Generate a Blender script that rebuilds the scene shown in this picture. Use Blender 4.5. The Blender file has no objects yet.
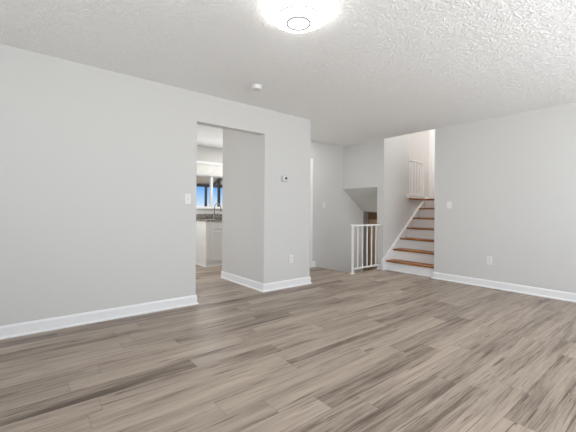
import bpy, bmesh, math, random
from mathutils import Vector, Matrix
random.seed(7)
C = bpy.context.scene.collection
S = bpy.context.scene

# ------------------------------------------------------------------ camera
EYE = 1.075
YAW = 0.8907                      # heading of the view measured from +X
cam = bpy.data.cameras.new('camera')
cam.sensor_width = 36.0
cam.lens = 329.64 / 576 * 36.0
cam.shift_y = (211.34 - 216.0) / 576
cam.clip_start = 0.05
camo = bpy.data.objects.new('camera', cam)
C.objects.link(camo)
camo.matrix_world = (Matrix.Translation((0, 0, EYE)) @ Matrix.Rotation(YAW - math.pi / 2, 4, 'Z')
                     @ Matrix.Rotation(math.pi / 2, 4, 'X') @ Matrix.Rotation(0.008, 4, 'Z'))
S.camera = camo

# ------------------------------------------------------------------ exposure
S.view_settings.view_transform = 'Standard'
S.view_settings.look = 'None'
S.view_settings.exposure = 0.0
S.view_settings.gamma = 1.0
S.view_settings.use_curve_mapping = False
S.cycles.max_bounces = 12
S.cycles.diffuse_bounces = 8
S.cycles.caustics_reflective = False
S.cycles.caustics_refractive = False
S.cycles.sample_clamp_indirect = 6.0

# ------------------------------------------------------------------ sky
W = bpy.data.worlds.new('sky'); S.world = W
W.use_nodes = True
n = W.node_tree.nodes; l = W.node_tree.links; n.clear()
out = n.new('ShaderNodeOutputWorld'); bg = n.new('ShaderNodeBackground')
tc = n.new('ShaderNodeTexCoord'); sep = n.new('ShaderNodeSeparateXYZ')
mp = n.new('ShaderNodeMapping'); mp.inputs['Scale'].default_value = (9, 9, 26)
ns = n.new('ShaderNodeTexNoise'); ns.inputs['Scale'].default_value = 1.0; ns.inputs['Detail'].default_value = 5
rmp = n.new('ShaderNodeValToRGB')
rmp.color_ramp.elements[0].position = 0.0; rmp.color_ramp.elements[0].color = (0.90, 0.94, 0.99, 1)
rmp.color_ramp.elements[1].position = 0.35; rmp.color_ramp.elements[1].color = (0.10, 0.28, 0.75, 1)
e = rmp.color_ramp.elements.new(0.028); e.color = (0.50, 0.73, 0.98, 1)
e = rmp.color_ramp.elements.new(0.065); e.color = (0.19, 0.47, 0.92, 1)
cr = n.new('ShaderNodeValToRGB')
cr.color_ramp.elements[0].position = 0.50; cr.color_ramp.elements[0].color = (0, 0, 0, 1)
cr.color_ramp.elements[1].position = 0.68; cr.color_ramp.elements[1].color = (1, 1, 1, 1)
mx = n.new('ShaderNodeMixRGB'); mx.inputs[2].default_value = (0.95, 0.95, 0.97, 1)
l.new(tc.outputs['Generated'], sep.inputs[0]); l.new(sep.outputs['Z'], rmp.inputs[0])
l.new(tc.outputs['Generated'], mp.inputs[0]); l.new(mp.outputs[0], ns.inputs['Vector'])
l.new(ns.outputs[0], cr.inputs[0]); l.new(cr.outputs[0], mx.inputs[0]); l.new(rmp.outputs[0], mx.inputs[1])
l.new(mx.outputs[0], bg.inputs[0]); bg.inputs[1].default_value = 1.0
l.new(bg.outputs[0], out.inputs[0])

sun = bpy.data.lights.new('sun', 'SUN'); sun.energy = 3.0; sun.angle = 0.01; sun.color = (1, 0.96, 0.9)
suno = bpy.data.objects.new('sun', sun); C.objects.link(suno); suno.location = (20, 9, 20)
suno.rotation_euler = (0, math.radians(42), 0)          # shines from +X, along the garden side of the house

# ------------------------------------------------------------------ daylight at the windows, lamps and added fills
def area(name, loc, rot, sx, sy, power, col=(1, 1, 1)):
    d = bpy.data.lights.new(name, 'AREA'); d.shape = 'RECTANGLE'
    d.size = sx; d.size_y = sy; d.energy = power; d.color = col
    o = bpy.data.objects.new(name, d); C.objects.link(o)
    o.location = loc; o.rotation_euler = rot
    return o
H = math.pi / 2
area('daylight_rear_window', (2.7, -1.70, 1.45), (H + 0.36, 0, 0), 3.0, 1.5, 122, (0.945, 0.975, 1.0))       # faces +Y
area('daylight_glass_door', (-1.90, 0.3, 1.15), (H + 0.85, 0, -H), 2.0, 2.0, 78, (0.945, 0.975, 1.0))        # faces +X
area('daylight_kitchen_door', (-1.05, 5.2, 1.1), (H, 0, -H), 1.4, 1.9, 38, (1.0, 0.99, 0.97))        # faces +X
area('daylight_kitchen_window', (3.1, 6.44, 1.48), (H, 0, math.pi), 1.4, 0.6, 10, (0.97, 0.99, 1.0))  # faces -Y
def point_light(name, loc, power, r=0.08, col=(1, 0.93, 0.85)):
    d = bpy.data.lights.new(name, 'POINT'); d.energy = power; d.shadow_soft_size = r; d.color = col
    o = bpy.data.objects.new(name, d); C.objects.link(o); o.location = loc
point_light('upper_hall_bulb', (6.9, 3.1, 3.4), 56, 0.12, (1, 0.97, 0.95))
point_light('counter_fill', (2.25, 6.12, 1.2), 6, 0.08, (1, 0.97, 0.93))  # added fill without a fixture, out of view; brightens the cabinet's end panel
area('kitchen_light', (3.4, 5.6, 2.425), (0, 0, 0), 0.5, 0.5, 15, (1, 0.98, 0.95))
point_light('lower_door_fill', (6.85, 4.95, 0.55), 4.5, 0.10, (1, 0.92, 0.80))  # added fill, no lamp there; lifts the tan door downstairs
area('hall_fill', (3.85, 4.15, 2.425), (0, 0, 0), 0.6, 0.4, 7.5, (1, 0.97, 0.93))  # unseen fill added to brighten the hall walls, no fixture
point_light('lower_stair_fill', (5.98, 4.0, 0.5), 4.0, 0.10, (1, 0.95, 0.89))  # added fill hidden behind the stair wall, lights the sloped ceiling

# ------------------------------------------------------------------ materials
def newmat(name):
    m = bpy.data.materials.new(name); m.use_nodes = True
    return m, m.node_tree.nodes, m.node_tree.links, m.node_tree.nodes['Principled BSDF']
def plain(name, col, rough=0.5, metal=0.0, spec=0.5, bump=0.0, bscale=300.0):
    m, n, l, b = newmat(name)
    b.inputs['Base Color'].default_value = (*col, 1); b.inputs['Roughness'].default_value = rough
    b.inputs['Metallic'].default_value = metal; b.inputs['Specular IOR Level'].default_value = spec
    tc = n.new('ShaderNodeTexCoord'); t = n.new('ShaderNodeTexNoise')
    t.inputs['Scale'].default_value = bscale; l.new(tc.outputs['Object'], t.inputs['Vector'])
    # slight procedural variation of the tone
    h = n.new('ShaderNodeMixRGB'); h.inputs[1].default_value = (*[c * 0.97 for c in col], 1)
    h.inputs[2].default_value = (*[min(1, c * 1.02) for c in col], 1)
    l.new(t.outputs[0], h.inputs[0]); l.new(h.outputs[0], b.inputs['Base Color'])
    if bump > 0:
        bp = n.new('ShaderNodeBump'); bp.inputs['Strength'].default_value = bump; bp.inputs['Distance'].default_value = 0.002
        l.new(t.outputs[0], bp.inputs['Height']); l.new(bp.outputs[0], b.inputs['Normal'])
    return m
M = {}
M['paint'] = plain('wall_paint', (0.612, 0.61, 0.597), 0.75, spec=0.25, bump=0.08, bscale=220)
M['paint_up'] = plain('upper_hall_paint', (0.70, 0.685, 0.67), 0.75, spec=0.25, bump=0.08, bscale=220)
M['trim'] = plain('white_trim_paint', (0.79, 0.795, 0.80), 0.38)
M['white_metal'] = plain('white_enamelled_metal', (0.84, 0.84, 0.83), 0.35)
M['plastic'] = plain('white_plastic', (0.74, 0.74, 0.73), 0.4)
M['pale_plastic'] = plain('pale_plastic', (0.63, 0.63, 0.61), 0.4)
M['plastic_grey'] = plain('grey_plastic', (0.45, 0.45, 0.44), 0.4)
M['black'] = plain('black_plastic', (0.012, 0.012, 0.012), 0.35)
M['cab'] = plain('cabinet_paint', (0.74, 0.74, 0.725), 0.4)
M['steel'] = plain('brushed_nickel', (0.20, 0.19, 0.175), 0.3, 1.0)
M['dark_metal'] = plain('dark_post_paint', (0.05, 0.06, 0.065), 0.5)
M['tan_boards'] = plain('tan_soffit_boards', (0.80, 0.65, 0.46), 0.7)
M['ground'] = plain('pale_concrete', (0.55, 0.53, 0.49), 0.9)
M['door_tan'] = plain('tan_door', (0.62, 0.47, 0.32), 0.5)
M['door_brown'] = plain('brown_casing', (0.24, 0.15, 0.095), 0.5)
M['fabric'] = plain('white_shade_fabric', (0.86, 0.86, 0.84), 0.8)
M['ring'] = plain('grey_ring', (0.16, 0.16, 0.16), 0.6)
M['void'] = plain('joist_board', (0.3, 0.3, 0.3), 0.9)

# ceiling: knocked-down stipple
m, n, l, b = newmat('ceiling_texture'); M['ceil'] = m
b.inputs['Base Color'].default_value = (0.91, 0.915, 0.91, 1); b.inputs['Roughness'].default_value = 0.9
b.inputs['Specular IOR Level'].default_value = 0.1
tc = n.new('ShaderNodeTexCoord')
wn = n.new('ShaderNodeTexNoise'); wn.inputs['Scale'].default_value = 9; wn.inputs['Detail'].default_value = 2
add = n.new('ShaderNodeMixRGB'); add.blend_type = 'ADD'; add.inputs[0].default_value = 0.10
v = n.new('ShaderNodeTexNoise'); v.inputs['Scale'].default_value = 26; v.inputs['Detail'].default_value = 3.0
v.inputs['Roughness'].default_value = 0.55; v.inputs['Distortion'].default_value = 1.6
cr = n.new('ShaderNodeValToRGB'); cr.color_ramp.elements[0].position = 0.42; cr.color_ramp.elements[1].position = 0.62
bp = n.new('ShaderNodeBump'); bp.inputs['Strength'].default_value = 0.58; bp.inputs['Distance'].default_value = 0.011
l.new(tc.outputs['Object'], wn.inputs['Vector']); l.new(tc.outputs['Object'], add.inputs[1]); l.new(wn.outputs[1], add.inputs[2])
l.new(add.outputs[0], v.inputs['Vector']); l.new(v.outputs[0], cr.inputs[0]); l.new(cr.outputs[0], bp.inputs['Height'])
l.new(bp.outputs[0], b.inputs['Normal'])

# floor: vinyl planks running along X
def plank_material():
    m, n, l, b = newmat('vinyl_planks')
    def math_(op, a, bb=None, c=None):
        k = n.new('ShaderNodeMath'); k.operation = op
        for i, s in enumerate((a, bb, c)):
            if s is None: continue
            if isinstance(s, (int, float)): k.inputs[i].default_value = s
            else: l.new(s, k.inputs[i])
        return k.outputs[0]
    PW, PL = 0.152, 1.22
    tc = n.new('ShaderNodeTexCoord'); sp = n.new('ShaderNodeSeparateXYZ'); l.new(tc.outputs['Object'], sp.inputs[0])
    yy = math_('DIVIDE', math_('ADD', sp.outputs['Y'], 20.04), PW)
    row = math_('FLOOR', yy); fy = math_('FRACT', yy)
    wr = n.new('ShaderNodeTexWhiteNoise'); wr.noise_dimensions = '1D'; l.new(row, wr.inputs['W'])
    xx = math_('ADD', math_('DIVIDE', math_('ADD', sp.outputs['X'], 30.0), PL), wr.outputs['Value'])
    col = math_('FLOOR', xx); fx = math_('FRACT', xx)
    cb = n.new('ShaderNodeCombineXYZ'); l.new(row, cb.inputs[0]); l.new(col, cb.inputs[1])
    wp = n.new('ShaderNodeTexWhiteNoise'); wp.noise_dimensions = '2D'; l.new(cb.outputs[0], wp.inputs['Vector'])
    rnd = wp.outputs['Value']
    # grain: coordinates stretched along the plank, shifted per plank
    sh = math_('MULTIPLY', rnd, 57.0)
    gx = math_('ADD', sp.outputs['X'], sh); gy = math_('ADD', sp.outputs['Y'], math_('MULTIPLY', rnd, 31.0))
    def grain(sx, sy, detail, dist=0.0, rough=0.6):
        c = n.new('ShaderNodeCombineXYZ'); l.new(math_('MULTIPLY', gx, sx), c.inputs[0]); l.new(math_('MULTIPLY', gy, sy), c.inputs[1])
        t = n.new('ShaderNodeTexNoise'); t.inputs['Scale'].default_value = 1.0; t.inputs['Detail'].default_value = detail
        t.inputs['Distortion'].default_value = dist; t.inputs['Roughness'].default_value = rough
        l.new(c.outputs[0], t.inputs['Vector']); return t.outputs[0]
    g1 = grain(1.1, 17, 3, 0.8)          # broad cathedral bands
    g2 = grain(3.2, 90, 4, 0.4, 0.8)    # fine grain
    g3 = grain(1.7, 46, 3, 0.5)           # dark streaks
    g4 = grain(0.7, 4.5, 1, 0.4)          # slow drift of the tone along a board
    base = n.new('ShaderNodeValToRGB'); E = base.color_ramp.elements
    E[0].position = 0.36; E[0].color = (0.105, 0.078, 0.061, 1)
    E[1].position = 0.645; E[1].color = (0.470, 0.390, 0.320, 1)
    k = E.new(0.49); k.color = (0.325, 0.265, 0.216, 1)
    v = math_('ADD', math_('ADD', math_('MULTIPLY', g1, 0.38), math_('MULTIPLY', g2, 0.40)), math_('MULTIPLY', g4, 0.22))
    v = math_('ADD', v, math_('MULTIPLY', math_('SUBTRACT', rnd, 0.5), 0.115))
    l.new(v, base.inputs[0])
    st = n.new('ShaderNodeValToRGB'); st.color_ramp.elements[0].position = 0.605; st.color_ramp.elements[1].position = 0.66
    st.color_ramp.elements[0].color = (0, 0, 0, 1); st.color_ramp.elements[1].color = (1, 1, 1, 1); l.new(g3, st.inputs[0])
    mx = n.new('ShaderNodeMixRGB'); l.new(math_('MULTIPLY', st.outputs[0], 0.75), mx.inputs[0]); l.new(base.outputs[0], mx.inputs[1])
    mx.inputs[2].default_value = (0.060, 0.043, 0.034, 1)
    # seams
    ey = math_('MINIMUM', fy, math_('SUBTRACT', 1.0, fy)); ex = math_('MINIMUM', fx, math_('SUBTRACT', 1.0, fx))
    sy = math_('LESS_THAN', ey, 0.0016 / PW); sx = math_('LESS_THAN', ex, 0.0018 / PL)
    seam = math_('MAXIMUM', sy, sx)
    m2 = n.new('ShaderNodeMixRGB'); l.new(math_('MULTIPLY', seam, 0.35), m2.inputs[0]); l.new(mx.outputs[0], m2.inputs[1])
    m2.inputs[2].default_value = (0.06, 0.045, 0.035, 1)
    l.new(m2.outputs[0], b.inputs['Base Color'])
    l.new(math_('ADD', 0.30, math_('MULTIPLY', g2, 0.2)), b.inputs['Roughness'])
    b.inputs['Specular IOR Level'].default_value = 0.22
    bp = n.new('ShaderNodeBump'); bp.inputs['Strength'].default_value = 0.15; bp.inputs['Distance'].default_value = 0.002
    l.new(math_('SUBTRACT', g2, seam), bp.inputs['Height']); l.new(bp.outputs[0], b.inputs['Normal'])
    return m
M['planks'] = plank_material()

# oak treads
def wood(name, c0, c1, rough, axis=(26, 1.6, 26)):
    m, n, l, b = newmat(name)
    tc = n.new('ShaderNodeTexCoord'); mp = n.new('ShaderNodeMapping'); mp.inputs['Scale'].default_value = axis
    t = n.new('ShaderNodeTexNoise'); t.inputs['Scale'].default_value = 2; t.inputs['Detail'].default_value = 4
    r = n.new('ShaderNodeValToRGB'); r.color_ramp.elements[0].position = .3; r.color_ramp.elements[1].position = .7
    r.color_ramp.elements[0].color = (*c0, 1); r.color_ramp.elements[1].color = (*c1, 1)
    l.new(tc.outputs['Object'], mp.inputs[0]); l.new(mp.outputs[0], t.inputs['Vector']); l.new(t.outputs[0], r.inputs[0])
    l.new(r.outputs[0], b.inputs['Base Color']); b.inputs['Roughness'].default_value = rough
    return m
M['oak'] = wood('stained_oak', (0.15, 0.050, 0.008), (0.42, 0.165, 0.030), 0.42)
M['edge_oak'] = wood('floor_edge_wood', (0.25, 0.17, 0.10), (0.42, 0.30, 0.20), 0.4)

# speckled granite
m, n, l, b = newmat('speckled_granite'); M['granite'] = m
tc = n.new('ShaderNodeTexCoord'); t = n.new('ShaderNodeTexVoronoi'); t.inputs['Scale'].default_value = 60
r = n.new('ShaderNodeValToRGB'); r.color_ramp.elements[0].color = (0.02, 0.018, 0.016, 1); r.color_ramp.elements[1].color = (0.40, 0.36, 0.32, 1)
l.new(tc.outputs['Object'], t.inputs['Vector']); l.new(t.outputs['Color'], r.inputs[0]); l.new(r.outputs[0], b.inputs['Base Color'])
b.inputs['Roughness'].default_value = 0.12

# window glass
m, n, l, b = newmat('window_glass'); M['glass'] = m
tr = n.new('ShaderNodeBsdfTransparent'); gl = n.new('ShaderNodeBsdfGlossy'); gl.inputs['Roughness'].default_value = 0.02
ms = n.new('ShaderNodeMixShader'); ms.inputs[0].default_value = 0.02
l.new(tr.outputs[0], ms.inputs[1]); l.new(gl.outputs[0], ms.inputs[2]); l.new(ms.outputs[0], n['Material Output'].inputs[0])

# lamp glass
def lampmat(name, strength, col=(1, 0.985, 0.96)):
    m, n, l, b = newmat(name)
    b.inputs['Base Color'].default_value = (0.9, 0.9, 0.88, 1)
    b.inputs['Emission Color'].default_value = (*col, 1); b.inputs['Emission Strength'].default_value = strength
    return m
M['lamp'] = lampmat('lit_opal_glass', 10.0)
M['lens'] = lampmat('lit_lens', 1.6)

# ------------------------------------------------------------------ mesh helpers
class MB:
    def __init__(s): s.bm = bmesh.new()
    def box(s, x0, x1, y0, y1, z0, z1, bev=0.0, seg=1):
        t = bmesh.new(); bmesh.ops.create_cube(t, size=1.0)
        for v in t.verts:
            v.co = Vector(((x0 + x1) / 2 + v.co.x * (x1 - x0), (y0 + y1) / 2 + v.co.y * (y1 - y0), (z0 + z1) / 2 + v.co.z * (z1 - z0)))
        if bev > 0:
            bmesh.ops.bevel(t, geom=t.edges[:], offset=bev, segments=seg, affect='EDGES', profile=0.5)
        return s.merge(t)
    def merge(s, t):
        me = bpy.data.meshes.new('tmp'); t.to_mesh(me); s.bm.from_mesh(me); bpy.data.meshes.remove(me); t.free(); return s
    def prism(s, pts, axis, a0, a1):
        """polygon extruded along an axis; pts are the two remaining coordinates in order"""
        def mk(p, a):
            return {'x': (a, p[0], p[1]), 'y': (p[0], a, p[1]), 'z': (p[0], p[1], a)}[axis]
        t = bmesh.new()
        A = [t.verts.new(mk(p, a0)) for p in pts]; B = [t.verts.new(mk(p, a1)) for p in pts]
        t.faces.new(A); t.faces.new(B[::-1])
        for i in range(len(pts)):
            j = (i + 1) % len(pts); t.faces.new((A[j], A[i], B[i], B[j]))
        bmesh.ops.recalc_face_normals(t, faces=t.faces[:]); return s.merge(t)
    def sweep(s, path, prof, side=1):
        """profile (offset, z) swept along a floor polyline with mitred corners; side=+1 puts the offset on the left"""
        P = [Vector(p) for p in path]; t = bmesh.new(); rings = []
        for i, p in enumerate(P):
            d0 = (P[i] - P[i - 1]).normalized() if i else None
            d1 = (P[i + 1] - P[i]).normalized() if i < len(P) - 1 else None
            n0 = Vector((-d0.y, d0.x)) if d0 else None; n1 = Vector((-d1.y, d1.x)) if d1 else None
            if n0 is None: nn = n1
            elif n1 is None: nn = n0
            else:
                nn = (n0 + n1); nn = nn / (1 + n0.dot(n1))
            rings.append([t.verts.new((p.x + nn.x * o * side, p.y + nn.y * o * side, z)) for o, z in prof])
        for a, c in zip(rings, rings[1:]):
            for i in range(len(prof)):
                j = (i + 1) % len(prof); t.faces.new((a[i], a[j], c[j], c[i]))
        t.faces.new(rings[0]); t.faces.new(rings[-1][::-1])
        bmesh.ops.recalc_face_normals(t, faces=t.faces[:]); return s.merge(t)
    def lathe(s, prof, c=(0, 0, 0), seg=48, axis='z'):
        t = bmesh.new(); rings = []
        for r, z in prof:
            ring = []
            for k in range(seg):
                a = 2 * math.pi * k / seg
                p = (r * math.cos(a), r * math.sin(a), z)
                if axis == 'y': p = (p[0], p[2], p[1])
                if axis == 'x': p = (p[2], p[0], p[1])
                ring.append(t.verts.new(Vector(p) + Vector(c)))
            rings.append(ring)
        for a, b_ in zip(rings, rings[1:]):
            for k in range(seg):
                j = (k + 1) % seg; t.faces.new((a[k], a[j], b_[j], b_[k]))
        t.faces.new(rings[0]); t.faces.new(rings[-1])
        bmesh.ops.remove_doubles(t, verts=t.verts[:], dist=1e-5)
        bmesh.ops.recalc_face_normals(t, faces=t.faces[:]); return s.merge(t)
    def tube(s, path, r, seg=14):
        P = [Vector(p) for p in path]; t = bmesh.new(); rings = []
        up = Vector((0.0, 1.0, 0.0))
        for i, p in enumerate(P):
            d = (P[min(i + 1, len(P) - 1)] - P[max(i - 1, 0)]).normalized()
            u = up if abs(d.dot(up)) < 0.95 else Vector((1, 0, 0))
            a = d.cross(u).normalized(); b_ = d.cross(a).normalized()
            rr = r[i] if isinstance(r, (list, tuple)) else r
            rings.append([t.verts.new(p + a * rr * math.cos(2 * math.pi * k / seg) + b_ * rr * math.sin(2 * math.pi * k / seg)) for k in range(seg)])
        for a, c in zip(rings, rings[1:]):
            for k in range(seg):
                j = (k + 1) % seg; t.faces.new((a[k], a[j], c[j], c[k]))
        t.faces.new(rings[0][::-1]); t.faces.new(rings[-1])
        bmesh.ops.recalc_face_normals(t, faces=t.faces[:]); return s.merge(t)
    def build(s, name, mat, parent=None, smooth=False, loc=None):
        me = bpy.data.meshes.new(name); s.bm.to_mesh(me); s.bm.free()
        me.materials.append(M[mat] if isinstance(mat, str) else mat)
        if smooth:
            for p in me.polygons: p.use_smooth = True
            me.set_sharp_from_angle(angle=math.radians(40))
        o = bpy.data.objects.new(name, me); C.objects.link(o)
        if parent: o.parent = parent
        if loc: o.location = loc
        return o
def struct(o): o['kind'] = 'structure'; return o
def tag(o, label, cat, group=None):
    o['label'] = label; o['category'] = cat
    if group: o['group'] = group
    return o
def empty(name, loc, label, cat, rz=0.0, group=None):
    o = bpy.data.objects.new(name, None); C.objects.link(o); o.empty_display_size = 0.1
    o.location = loc; o.rotation_euler = (0, 0, rz); return tag(o, label, cat, group)

# ------------------------------------------------------------------ the shell (metres)
YL, XR, CZ = 3.62, 5.25, 2.44            # left wall, right wall, ceiling
YF = 3.775                                # floor edge under the low railing
OX0, OX1, OZ = 1.567, 2.52, 2.105        # kitchen opening
YH = 4.66                                # hall wall
XE = 4.46                                # edge of the stairwell
YS0, YS1 = 2.685, 3.66                   # side walls of the stairs going up
YK = 6.52                                # kitchen window wall
UP = 1.362                               # upper floor

f = MB(); f.box(-2.1, 5.25, -1.9, YF, -0.2, 0); f.box(5.25, 5.37, -1.9, YS1, -0.2, 0)
f.box(-1.3, XE, YF, 6.64, -0.2, 0)
struct(f.build('floor', 'planks'))
f = MB(); f.box(XE - 0.022, XE + 0.012, YF, YH, -0.03, 0.004, 0.003)
struct(f.build('trim_1', 'edge_oak'))
c = MB(); c.box(-2.1, XR, -1.9, 6.64, CZ, CZ + 0.12)
struct(c.build('ceiling', 'ceil'))

w = MB(); w.box(-2.1, OX0, YL, YL + 0.12, 0, CZ); w.box(OX0, OX1, YL, YL + 0.12, OZ, CZ)
struct(w.build('wall_left', 'paint'))
w = MB(); w.box(OX1, 3.35, YL, 4.80, 0, CZ)
struct(w.build('wall_closet', 'paint'))
w = MB(); w.box(3.35, 5.93, YH, YH + 0.12, -1.35, CZ)
struct(w.build('wall_hall', 'paint'))
w = MB(); w.box(XR, XR + 0.12, -1.9, YS0, 0, CZ); w.box(XR + 0.12, 8.12, YS0 - 0.12, YS0, 0, 3.85)
struct(w.build('wall_right', 'paint'))
w = MB()                                   # wall between the two flights, cut low beside the landing
w.box(XR, 6.12, YS1, YS1 + 0.14, -1.35, 3.85); w.box(6.12, 6.70, YS1, YS1 + 0.14, -1.35, UP - 0.03); w.box(6.70, 7.62, YS1, YS1 + 0.14, -1.35, 1.085)
struct(w.build('wall_stairs', 'paint'))
w = MB(); w.prism([(XR, 1.553), (XR + 0.12, 1.470), (XR + 0.12, CZ), (XR, CZ)], 'y', YS1 + 0.14, YH)
struct(w.build('wall_header', 'paint'))
w = MB(); w.prism([(5.37, 1.470), (5.93, 1.085), (5.93, 1.2), (5.37, 1.60)], 'y', YS1 + 0.14, YH)
struct(w.build('ceiling_slope', 'paint'))

# lower level
w = MB(); w.box(4.3, 7.62, YS1, 6.72, -1.53, -1.35); struct(w.build('floor_lower', 'planks'))
w = MB(); w.box(5.93, 7.62, YS1 + 0.14, 6.72, 1.085, 1.2); struct(w.build('ceiling_lower', 'paint'))
w = MB(); w.box(7.5, 7.62, YS1 + 0.14, 6.72, -1.35, 1.085); struct(w.build('wall_lower_end', 'paint'))
w = MB(); w.box(5.81, 7.5, 6.6, 6.72, -1.35, 1.085); w.box(5.81, 5.93, YH + 0.12, 6.6, -1.35, 1.085); struct(w.build('wall_lower_side', 'paint'))
w = MB(); w.box(4.3, XE - 0.03, YF, YH, -1.35, -0.2); struct(w.build('wall_lower_landing', 'paint'))
w = MB(); w.box(XE - 0.03, 5.25, 3.6, YF, -1.35, -0.2); struct(w.build('wall_lower_flight', 'paint'))

# upper hall
w = MB(); w.box(6.70, 8.12, YS0, 5.0, 1.25, UP); w.box(6.12, 6.70, YS1 + 0.14, 5.0, 1.25, UP); struct(w.build('floor_upper', 'planks'))
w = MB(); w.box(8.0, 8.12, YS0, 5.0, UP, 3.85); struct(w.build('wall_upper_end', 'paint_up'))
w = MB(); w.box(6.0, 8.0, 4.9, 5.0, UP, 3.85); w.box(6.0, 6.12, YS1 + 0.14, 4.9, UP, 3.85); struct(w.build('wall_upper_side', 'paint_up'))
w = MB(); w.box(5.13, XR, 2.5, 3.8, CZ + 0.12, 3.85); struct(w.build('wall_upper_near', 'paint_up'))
w = MB(); w.box(5.13, 8.12, 2.5, 5.0, 3.85, 3.95); struct(w.build('ceiling_upper', 'ceil'))

# walls behind the viewer, with the windows that light the room
w = MB()
w.box(-2.1, 1.2, -1.9, -1.8, 0, CZ); w.box(4.8, XR, -1.9, -1.8, 0, CZ); w.box(1.2, 4.8, -1.9, -1.8, 0, 0.7); w.box(1.2, 4.8, -1.9, -1.8, 2.2, CZ)
struct(w.build('wall_rear', 'paint'))
w = MB()
w.box(-2.1, -2.0, -1.8, -0.7, 0, CZ); w.box(-2.1, -2.0, 1.3, YL, 0, CZ); w.box(-2.1, -2.0, -0.7, 1.3, 2.15, CZ)
struct(w.build('wall_near', 'paint'))
# kitchen walls
WX0, WX1, WZ0, WZ1 = 2.38, 3.84, 1.135, 1.83
w = MB()
w.box(-1.3, WX0, YK, YK + 0.12, 0, CZ); w.box(WX1, 4.12, YK, YK + 0.12, 0, CZ)
w.box(WX0, WX1, YK, YK + 0.12, 0, WZ0); w.box(WX0, WX1, YK, YK + 0.12, WZ1, CZ)
struct(w.build('wall_kitchen', 'paint'))
w = MB(); w.box(4.0, 4.12, YH + 0.12, YK, 0, CZ); struct(w.build('wall_kitchen_end', 'paint'))
w = MB(); w.box(-1.3, -1.2, YL + 0.12, 4.45, 0, CZ); w.box(-1.3, -1.2, 5.95, YK, 0, CZ); w.box(-1.3, -1.2, 4.45, 5.95, 2.1, CZ)
struct(w.build('wall_kitchen_side', 'paint'))

def window(idx, axis, a0, a1, z0, z1, p0, p1, mull, fw=0.045):
    """frame in the wall thickness p0..p1; a runs along the wall; mull = positions of mullions"""
    fr = MB()
    def bx(u0, u1, v0, v1, q0=p0, q1=p1):
        fr.box(u0, u1, q0, q1, v0, v1, 0.004) if axis == 'x' else fr.box(q0, q1, u0, u1, v0, v1, 0.004)
    bx(a0, a0 + fw, z0, z1); bx(a1 - fw, a1, z0, z1); bx(a0 + fw, a1 - fw, z0, z0 + fw); bx(a0 + fw, a1 - fw, z1 - fw, z1)
    for mm in mull: bx(mm - 0.023, mm + 0.023, z0 + fw, z1 - fw)
    o = struct(fr.build('window_%d' % idx, 'trim'))
    g = MB(); mid = (p0 + p1) / 2
    ed = [a0 + fw] + [q for mm in mull for q in (mm - 0.023, mm + 0.023)] + [a1 - fw]
    for u0, u1 in zip(ed[::2], ed[1::2]):
        g.box(u0, u1, mid - 0.003, mid + 0.003, z0 + fw, z1 - fw) if axis == 'x' else g.box(mid - 0.003, mid + 0.003, u0, u1, z0 + fw, z1 - fw)
    g.build('pane', 'glass', o)
    return o
wk = window(1, 'x', WX0, WX1, WZ0, WZ1, YK + 0.01, YK + 0.09, [3.18], 0.03)
sl = MB(); sl.box(WX0 - 0.04, WX1 + 0.04, YK - 0.03, YK + 0.03, WZ0 - 0.025, WZ0 + 0.004, 0.004); sl.build('window_sill', 'trim', wk)
window(2, 'x', 1.2, 4.8, 0.7, 2.2, -1.88, -1.82, [2.4, 3.6])
window(3, 'y', -0.7, 1.3, 0.0, 2.15, -2.08, -2.02, [0.3])
window(4, 'y', 4.45, 5.95, 0.0, 2.1, -1.28, -1.22, [5.2])

# ------------------------------------------------------------------ baseboards
PROF = [(0, 0), (0.030, 0), (0.030, 0.007), (0.025, 0.015), (0.014, 0.019), (0.014, 0.088), (0.009, 0.100), (0.004, 0.106), (0, 0.106)]
def baseboard(name, path, side):
    struct(MB().sweep(path, PROF, side).build(name, 'trim'))
baseboard('baseboard_left', [(-2.0, YL), (OX0, YL), (OX0, YL + 0.12)], -1)
baseboard('baseboard_closet', [(OX1, 4.80), (OX1, YL), (3.35, YL), (3.35, YH)], -1)
baseboard('baseboard_right', [(XR, -1.8), (XR, YS0), (XR + 0.035, YS0)], 1)
baseboard('baseboard_hall', [(4.37, YH), (XE, YH)], -1)
baseboard('baseboard_stairs', [(XR, YF), (XR, YS1)], -1)
baseboard('baseboard_rear', [(XR, -1.8), (-2.0, -1.8)], -1)
U = [(o, z + UP) for o, z in PROF]
struct(MB().sweep([(8.0, 4.9), (8.0, 4.24)], U, -1).build('baseboard_upper', 'trim'))

# hall door: only the casing's right leg shows beside the closet wall
d = MB(); d.box(3.55, 4.30, YH - 0.012, YH, 0.01, 2.03, 0.003); od = struct(d.build('door_1', 'trim'))
d = MB(); d.prism([(4.30, YH), (4.30, YH - 0.02), (4.362, YH - 0.026), (4.362, YH)], 'z', 0, 2.09); d.box(3.49, 4.362, YH - 0.022, YH, 2.03, 2.09)
d.box(3.49, 3.55, YH - 0.022, YH, 0, 2.03); d.build('door_casing', 'trim', od)
d = MB(); d.lathe([(0.012, 0), (0.012, -0.03), (0.026, -0.035), (0.028, -0.055), (0.018, -0.065)], (3.63, YH - 0.012, 0.95), 20, 'y'); d.build('door_knob', 'steel', od, True)
# upstairs door at the end of the upper hall
d = MB(); d.box(7.985, 8.0, 3.36, 4.16, UP + 0.01, UP + 2.03, 0.003); od = struct(d.build('door_2', 'trim'))
d = MB(); d.box(7.972, 8.0, 4.16, 4.23, UP, UP + 2.1, 0.004); d.box(7.972, 8.0, 3.29, 3.36, UP, UP + 2.1, 0.004); d.box(7.972, 8.0, 3.36, 4.16, UP + 2.03, UP + 2.1, 0.004)
d.build('door_casing', 'trim', od)
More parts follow.
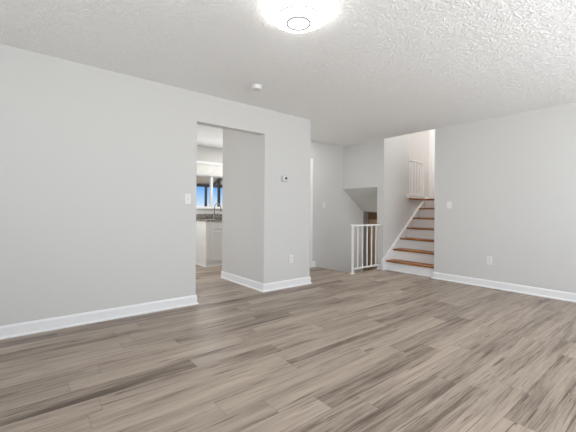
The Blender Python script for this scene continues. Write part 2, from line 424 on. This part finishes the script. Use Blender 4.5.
# tan door on the lower level
d = MB(); d.box(7.48, 7.5, 4.85, 5.685, -1.34, 0.87, 0.003); od = struct(d.build('door_3', 'door_tan'))
d = MB(); d.box(7.47, 7.5, 4.75, 5.70, 0.87, 1.05, 0.004); d.box(7.47, 7.5, 5.685, 5.70, -1.35, 0.87, 0.004); d.box(7.47, 7.5, 4.75, 4.85, -1.35, 0.87, 0.004)
d.build('door_casing', 'door_brown', od)

# ------------------------------------------------------------------ stairs up
NX0, RUN, NZ0, RISE = 5.262, 0.2283, 0.186, 0.196
st = empty('staircase', (XR, YS0, 0), 'white staircase with brown oak treads climbing beside the right wall', 'stairs')
def rel(o, root): o.location = -root.location; return o
for i in range(7):
    x = NX0 + 0.03 + RUN * i; zt = NZ0 + RISE * i
    r_ = MB(); r_.box(x, x + 0.02, YS0 + 0.002, YS1 - 0.05, zt - RISE if i else 0, zt - 0.03); rel(r_.build('riser', 'trim', st), st)
    if i < 6:
        t_ = MB(); t_.box(x - 0.032, x + RUN, YS0 + 0.002, YS1 - 0.05, zt - 0.03, zt, 0.007, 2); rel(t_.build('tread', 'oak', st), st)
sk = MB()
sk.prism([(5.18, 0), (5.18, 0.176), (5.30, 0.262), (6.64, UP - 0.03), (6.69, UP - 0.03), (6.69, UP - 0.2), (5.45, 0.0)], 'y', YS1 - 0.05, YS1 - 0.001)
rel(sk.build('stringer', 'trim', st), st)
sh = MB(); sh.box(NX0 + 0.012, NX0 + 0.03, YS0 + 0.036, YS1 - 0.05, 0, 0.02, 0.004); rel(sh.build('shoe_moulding', 'trim', st), st)
# nosing that finishes the landing
ns_ = MB(); ns_.box(NX0 + RUN * 6 - 0.002, 6.70, YS0, YS1 - 0.05, UP - 0.03, UP, 0.006); ns_.box(6.12, 6.72, YS1 - 0.035, YS1 + 0.14, UP - 0.03, UP, 0.006)
struct(ns_.build('trim_2', 'oak'))
ns_ = MB(); ns_.box(5.99, 6.70, YS1 - 0.026, YS1 + 0.0, UP + 0.001, UP + 0.075, 0.004); ns_.box(6.122, 6.70, YS1, YS1 + 0.03, UP + 0.001, UP + 0.075, 0.004)
struct(ns_.build('trim_3', 'trim'))

# stairs down
sd = empty('staircase', (XE, 3.80, 0), 'flight of steps going down behind the low white railing', 'stairs')
for i in range(7):
    x = XE + 0.012 + 0.245 * i; zt = -0.193 * i
    r_ = MB(); r_.box(x - 0.02, x, YS1 + 0.142, YH - 0.002, zt - 0.193 if i < 6 else -1.35, zt - 0.03); rel(r_.build('riser', 'trim', sd), sd)
    if i < 6:
        t_ = MB(); t_.box(x, x + 0.245 + 0.02, YS1 + 0.142, YH - 0.002, zt - 0.223, zt - 0.193, 0.006); rel(t_.build('tread', 'oak', sd), sd)

# ------------------------------------------------------------------ railings
rl = empty('stair_railing', (4.465, 3.735, 0), 'low white metal railing guarding the open stairwell', 'railing')
RY = 3.735
p_ = MB(); p_.box(4.448, 4.482, RY - 0.017, RY + 0.017, 0.006, 0.835, 0.003); po = rel(p_.build('post', 'white_metal', rl), rl)
p_ = MB(); p_.box(4.415, 4.515, RY - 0.036, RY + 0.036, 0.0, 0.008, 0.002); p_.box(4.438, 4.492, RY - 0.027, RY + 0.027, 0.008, 0.02, 0.004); rel(p_.build('base_plate', 'white_metal', rl), rl)
p_ = MB(); p_.box(4.428, XR, RY - 0.022, RY + 0.022, 0.818, 0.852, 0.006, 2); rel(p_.build('top_rail', 'white_metal', rl), rl)
p_ = MB(); p_.box(4.482, XR - 0.03, RY - 0.012, RY + 0.012, 0.072, 0.098, 0.003); rel(p_.build('bottom_rail', 'white_metal', rl), rl)
for k in range(5):
    x = 4.465 + (XR - 4.465) * (k + 1) / 6.0 + 0.010
    p_ = MB(); p_.box(x - 0.0095, x + 0.0095, RY - 0.0095, RY + 0.0095, 0.098, 0.818, 0.002); rel(p_.build('baluster', 'white_metal', rl), rl)

ru = empty('landing_railing', (6.1, YS1 + 0.02, UP), 'white baluster railing at the top of the stairs', 'railing')
UY = YS1 + 0.012
p_ = MB(); p_.box(6.122, 6.705, UY - 0.02, UY + 0.02, 2.118, 2.15, 0.005); rel(p_.build('top_rail', 'white_metal', ru), ru)
p_ = MB(); p_.box(6.122, 6.67, UY - 0.012, UY + 0.012, UP + 0.085, UP + 0.108, 0.003); rel(p_.build('bottom_rail', 'white_metal', ru), ru)
p_ = MB(); p_.box(6.67, 6.70, UY - 0.015, UY + 0.015, UP + 0.075, 2.118, 0.003); rel(p_.build('post', 'white_metal', ru), ru)
for k in range(5):
    x = 6.15 + 0.108 * k
    p_ = MB(); p_.box(x - 0.010, x + 0.010, UY - 0.010, UY + 0.010, UP + 0.108, 2.118, 0.002); rel(p_.build('baluster', 'white_metal', ru), ru)

# ------------------------------------------------------------------ ceiling fittings
LX, LY = 1.458, 1.705
cl = empty('ceiling_light', (LX, LY, CZ), 'round white flush ceiling light, switched on', 'ceiling light')
MB().lathe([(0.001, 0), (0.165, 0), (0.165, -0.012), (0.001, -0.012)], (0, 0, 0), 64).build('base_pan', 'white_metal', cl, True)
MB().lathe([(0.150, -0.055), (0.170, -0.055), (0.186, -0.048), (0.197, -0.036), (0.199, -0.020), (0.192, -0.012), (0.150, -0.012)], (0, 0, 0), 64).build('glass_shade', 'lamp', cl, True)
MB().lathe([(0.001, -0.090), (0.06, -0.088), (0.10, -0.083), (0.135, -0.075), (0.150, -0.0715), (0.150, -0.05), (0.001, -0.05)], (0, 0, 0), 64).build('center_lens', 'lens', cl, True)
def ring(rad, z, th, name):
    t = bmesh.new(); N, K = 64, 8; R_ = []
    for i in range(N):
        a = 2 * math.pi * i / N
        R_.append([t.verts.new(((rad + th * math.cos(2 * math.pi * k / K)) * math.cos(a), (rad + th * math.cos(2 * math.pi * k / K)) * math.sin(a), z + th * math.sin(2 * math.pi * k / K))) for k in range(K)])
    for i in range(N):
        for k in range(K):
            t.faces.new((R_[i][k], R_[(i + 1) % N][k], R_[(i + 1) % N][(k + 1) % K], R_[i][(k + 1) % K]))
    bmesh.ops.recalc_face_normals(t, faces=t.faces[:]); m_ = MB(); m_.merge(t); m_.build(name, 'ring', cl, True)
ring(0.078, -0.0885, 0.0045, 'inner_ring')
ring(0.1535, -0.060, 0.004, 'outer_ring')

sm = empty('smoke_detector', (1.985, 3.02, CZ), 'small round white smoke detector on the ceiling near the left wall', 'smoke detector')
MB().lathe([(0.001, 0), (0.062, 0), (0.064, -0.006), (0.060, -0.012), (0.001, -0.012)], (0, 0, 0), 40).build('mounting_base', 'plastic', sm, True)
MB().lathe([(0.001, -0.012), (0.056, -0.012), (0.055, -0.028), (0.046, -0.038), (0.02, -0.041), (0.001, -0.041)], (0, 0, 0), 40).build('cover', 'plastic', sm, True)
MB().lathe([(0.001, -0.041), (0.008, -0.041), (0.007, -0.044), (0.001, -0.044)], (0.02, 0.0, 0), 16).build('test_button', 'plastic_grey', sm, True)

# ------------------------------------------------------------------ wall fittings; local frame: x along the wall, -y out of the wall
def light_switch(x, y, z, rz, label):
    o = empty('light_switch', (x, y, z), label, 'light switch', rz)
    MB().box(-0.036, 0.036, -0.007, 0, -0.058, 0.058, 0.003, 2).build('cover_plate', 'plastic', o)
    tg = MB(); tg.box(-0.0055, 0.0055, -0.008, -0.006, -0.013, 0.013); tg.prism([(-0.007, -0.006), (-0.020, 0.002), (-0.020, 0.010), (-0.007, 0.008)], 'x', -0.0045, 0.0045); tg.build('toggle', 'plastic', o)
    for s in (-1, 1): MB().lathe([(0.001, -0.007), (0.003, -0.007), (0.0028, -0.0085), (0.001, -0.0085)], (0, 0, 0.030 * s), 10, 'y').build('screw', 'plastic_grey', o)
    return o
def outlet(x, y, z, rz, label):
    o = empty('wall_outlet', (x, y, z), label, 'outlet', rz)
    MB().box(-0.036, 0.036, -0.006, 0, -0.058, 0.058, 0.003, 2).build('cover_plate', 'plastic', o)
    for s in (-1, 1):
        r_ = MB().box(-0.016, 0.016, -0.0085, -0.005, 0.021 * s - 0.014, 0.021 * s + 0.014, 0.002, 2).build('receptacle', 'plastic', o)
        sl_ = MB()
        for dx in (-0.006, 0.006): sl_.box(dx - 0.0012, dx + 0.0012, -0.0089, -0.008, 0.021 * s - 0.002, 0.021 * s + 0.007)
        sl_.box(-0.0022, 0.0022, -0.0089, -0.008, 0.021 * s - 0.010, 0.021 * s - 0.006); sl_.build('slots', 'black', r_)
    MB().lathe([(0.001, -0.006), (0.003, -0.006), (0.0028, -0.0075), (0.001, -0.0075)], (0, 0, 0), 10, 'y').build('screw', 'plastic_grey', o)
    return o
light_switch(1.464, YL, 1.205, 0, 'white toggle light switch on the left wall just left of the kitchen opening')
light_switch(4.69, YH, 1.20, 0, 'white light switch on the far hall wall above the stairwell edge')
light_switch(XR, 2.445, 1.196, -H, 'white toggle light switch on the right wall beside the stairs')
outlet(2.984, YL, 0.397, 0, 'white duplex outlet on the narrow wall below the thermostat')
outlet(XR, 1.863, 0.39, -H, 'white duplex outlet low on the right wall above its baseboard')
th = empty('thermostat', (2.855, YL, 1.53), 'small white thermostat with a black dot on the narrow wall', 'thermostat')
MB().box(-0.052, 0.052, -0.006, 0, -0.042, 0.042, 0.003).build('back_plate', 'plastic_grey', th)
MB().box(-0.047, 0.047, -0.026, -0.006, -0.037, 0.037, 0.006, 2).build('housing', 'pale_plastic', th)
MB().lathe([(0.001, -0.026), (0.017, -0.026), (0.0165, -0.031), (0.001, -0.030)], (0.014, 0, 0.006), 24, 'y').build('sensor_button', 'black', th)
MB().box(-0.046, 0.046, -0.0275, -0.0255, -0.033, -0.028).build('lower_groove', 'plastic_grey', th)

# ------------------------------------------------------------------ kitchen
CX0, CX1, CY0, CY1 = 2.735, 3.99, 5.86, YK
cb = empty('base_cabinet', (CX0, CY0, 0), 'white kitchen base cabinet under the dark granite counter', 'cabinet')
CY1 = YK - 0.002
b_ = MB(); b_.box(CX0, CX0 + 0.018, CY0, CY1, 0, 0.868); b_.box(CX1 - 0.018, CX1, CY0, CY1, 0, 0.868); b_.box(CX0 + 0.018, CX1 - 0.018, CY0, CY0 + 0.018, 0, 0.868)
b_.box(CX0 + 0.018, CX1 - 0.018, CY1 - 0.018, CY1, 0, 0.868); b_.box(CX0 + 0.018, CX1 - 0.018, CY0 + 0.018, CY1 - 0.018, 0.08, 0.098); rel(b_.build('body', 'cab', cb), cb)
b_ = MB(); b_.sweep([(CX0, CY1), (CX0, CY0), (CX1, CY0)], [(0, 0), (0.014, 0), (0.012, 0.02), (0, 0.024)], -1); rel(b_.build('shoe_moulding', 'trim', cb), cb)
for k in range(2):
    x0 = CX0 + 0.10 + 0.575 * k; x1 = x0 + 0.54
    b_ = MB(); b_.box(x0, x1, CY0 - 0.012, CY0, 0.10, 0.70, 0.002)
    for q in ((x0, x0 + 0.055, 0.10, 0.70), (x1 - 0.055, x1, 0.10, 0.70), (x0 + 0.055, x1 - 0.055, 0.10, 0.155), (x0 + 0.055, x1 - 0.055, 0.645, 0.70)):
        b_.box(q[0], q[1], CY0 - 0.019, CY0 - 0.012, q[2], q[3], 0.002)
    dr = rel(b_.build('door', 'cab', cb), cb)
    b_ = MB(); hx = x1 - 0.03 if k == 0 else x0 + 0.03; b_.tube([(hx, CY0 - 0.019, 0.56), (hx, CY0 - 0.045, 0.57), (hx, CY0 - 0.045, 0.65), (hx, CY0 - 0.019, 0.66)], 0.005, 8); b_.build('handle', 'steel', dr, True)
    b_ = MB(); b_.box(x0, x1, CY0 - 0.019, CY0, 0.72, 0.85, 0.003); rel(b_.build('false_drawer_front', 'cab', cb), cb)
ct = empty('countertop', (CX0, CY0, 0.868), 'dark speckled granite countertop below the kitchen window', 'countertop')
SX0, SX1, SY0, SY1 = 2.86, 3.56, 5.93, 6.30
b_ = MB()
b_.box(CX0 - 0.02, CX1, CY0 - 0.03, SY0, 0.868, 0.905, 0.004); b_.box(CX0 - 0.02, CX1, SY1, CY1, 0.868, 0.905, 0.004)
b_.box(CX0 - 0.02, SX0, SY0, SY1, 0.868, 0.905); b_.box(SX1, CX1, SY0, SY1, 0.868, 0.905); rel(b_.build('slab', 'granite', ct), ct)
b_ = MB(); b_.box(CX0 - 0.02, CX1, CY1 - 0.02, CY1, 0.905, 1.005, 0.003); rel(b_.build('backsplash', 'granite', ct), ct)
sk = empty('kitchen_sink', (3.2, 6.1, 0.905), 'steel sink basin set into the granite counter', 'sink')
b_ = MB(); t0, t1 = 0.70, 0.908
b_.box(SX0, SX1, SY0, SY1, t0, t0 + 0.004); b_.box(SX0, SX0 + 0.004, SY0, SY1, t0, t1); b_.box(SX1 - 0.004, SX1, SY0, SY1, t0, t1)
b_.box(SX0, SX1, SY0, SY0 + 0.004, t0, t1); b_.box(SX0, SX1, SY1 - 0.004, SY1, t0, t1); rel(b_.build('basin', 'steel', sk), sk)
b_ = MB(); b_.lathe([(0.001, 0.7045), (0.04, 0.7045), (0.04, 0.708), (0.001, 0.707)], (3.2, 6.12, 0), 24); rel(b_.build('drain', 'ring', sk), sk)
fa = empty('faucet', (3.165, 6.38, 0.906), 'tall gooseneck faucet in dark nickel behind the sink', 'faucet')
MB().lathe([(0.001, 0), (0.030, 0), (0.030, 0.008), (0.030, 0.014), (0.028, 0.10), (0.016, 0.125), (0.001, 0.115)], (0, 0, 0), 24).build('body', 'steel', fa, True)
pth = [(0, 0, 0.10), (0, 0, 0.24)] + [(0.040 - 0.040 * math.cos(a), -0.06 + 0.06 * math.cos(a), 0.24 + 0.085 * math.sin(a)) for a in [math.pi * k / 12 for k in range(1, 13)]] + [(0.08, -0.12, 0.20)]
MB().tube(pth, 0.011, 12).build('spout', 'steel', fa, True)
MB().tube([(0.08, -0.12, 0.20), (0.08, -0.12, 0.15)], [0.014, 0.016], 12).build('spray_head', 'steel', fa, True)
MB().tube([(0.018, 0, 0.07), (0.045, -0.01, 0.085), (0.085, -0.02, 0.125)], [0.009, 0.008, 0.006], 10).build('handle', 'steel', fa, True)
ws = empty('window_shade', ((WX0 + WX1) / 2, YK, 2.10), 'raised white fabric shade above the kitchen window', 'window shade')
b_ = MB(); b_.box(WX0 - 0.03, WX1 + 0.03, YK - 0.034, YK, 2.05, 2.11, 0.004); rel(b_.build('headrail', 'trim', ws), ws)
b_ = MB()
for k in range(9): b_.prism([(YK - 0.008, 1.84 + 0.0235 * k), (YK - 0.028, 1.852 + 0.0235 * k), (YK - 0.008, 1.8635 + 0.0235 * k)], 'x', WX0 - 0.025, WX1 + 0.025)
rel(b_.build('folded_fabric', 'fabric', ws), ws)
b_ = MB(); b_.box(WX0 - 0.025, WX1 + 0.025, YK - 0.03, YK - 0.005, 1.818, 1.84, 0.004); rel(b_.build('bottom_rail', 'trim', ws), ws)
# ------------------------------------------------------------------ outside the kitchen window
g = MB(); g.box(-30, 60, 6.7, 90, -0.5, -0.4); o = g.build('ground', 'ground'); struct(o)
pc = empty('patio_cover', (3.0, 9.5, -0.4), 'patio roof with dark beams and posts outside the kitchen window', 'patio cover')
BY = 12.0
g = MB(); g.prism([(6.7, 2.62), (BY + 0.3, 2.12), (BY + 0.3, 2.20), (6.7, 2.70)], 'x', -0.3, 6.6); rel(g.build('roof', 'tan_boards', pc), pc)
g = MB(); g.box(-0.3, 6.6, BY, BY + 0.12, 2.00, 2.115, 0.004); rel(g.build('beam', 'dark_metal', pc), pc)
g = MB(); g.prism([(5.86, 12.0), (5.94, 12.0), (5.0, 8.9), (4.92, 8.9)], 'z', 0.0, 0.12)
for v in g.bm.verts: v.co.z += 2.01 + (12.0 - v.co.y) * 0.085
rel(g.build('side_beam', 'dark_metal', pc), pc)
for x, y, z in ((0.0, BY, 2.02), (5.60, BY, 2.02), (5.24, 10.2, 2.17)):
    g = MB(); g.box(x - 0.04, x + 0.04, y, y + 0.08, -0.4, z, 0.005); rel(g.build('post', 'dark_metal', pc), pc)
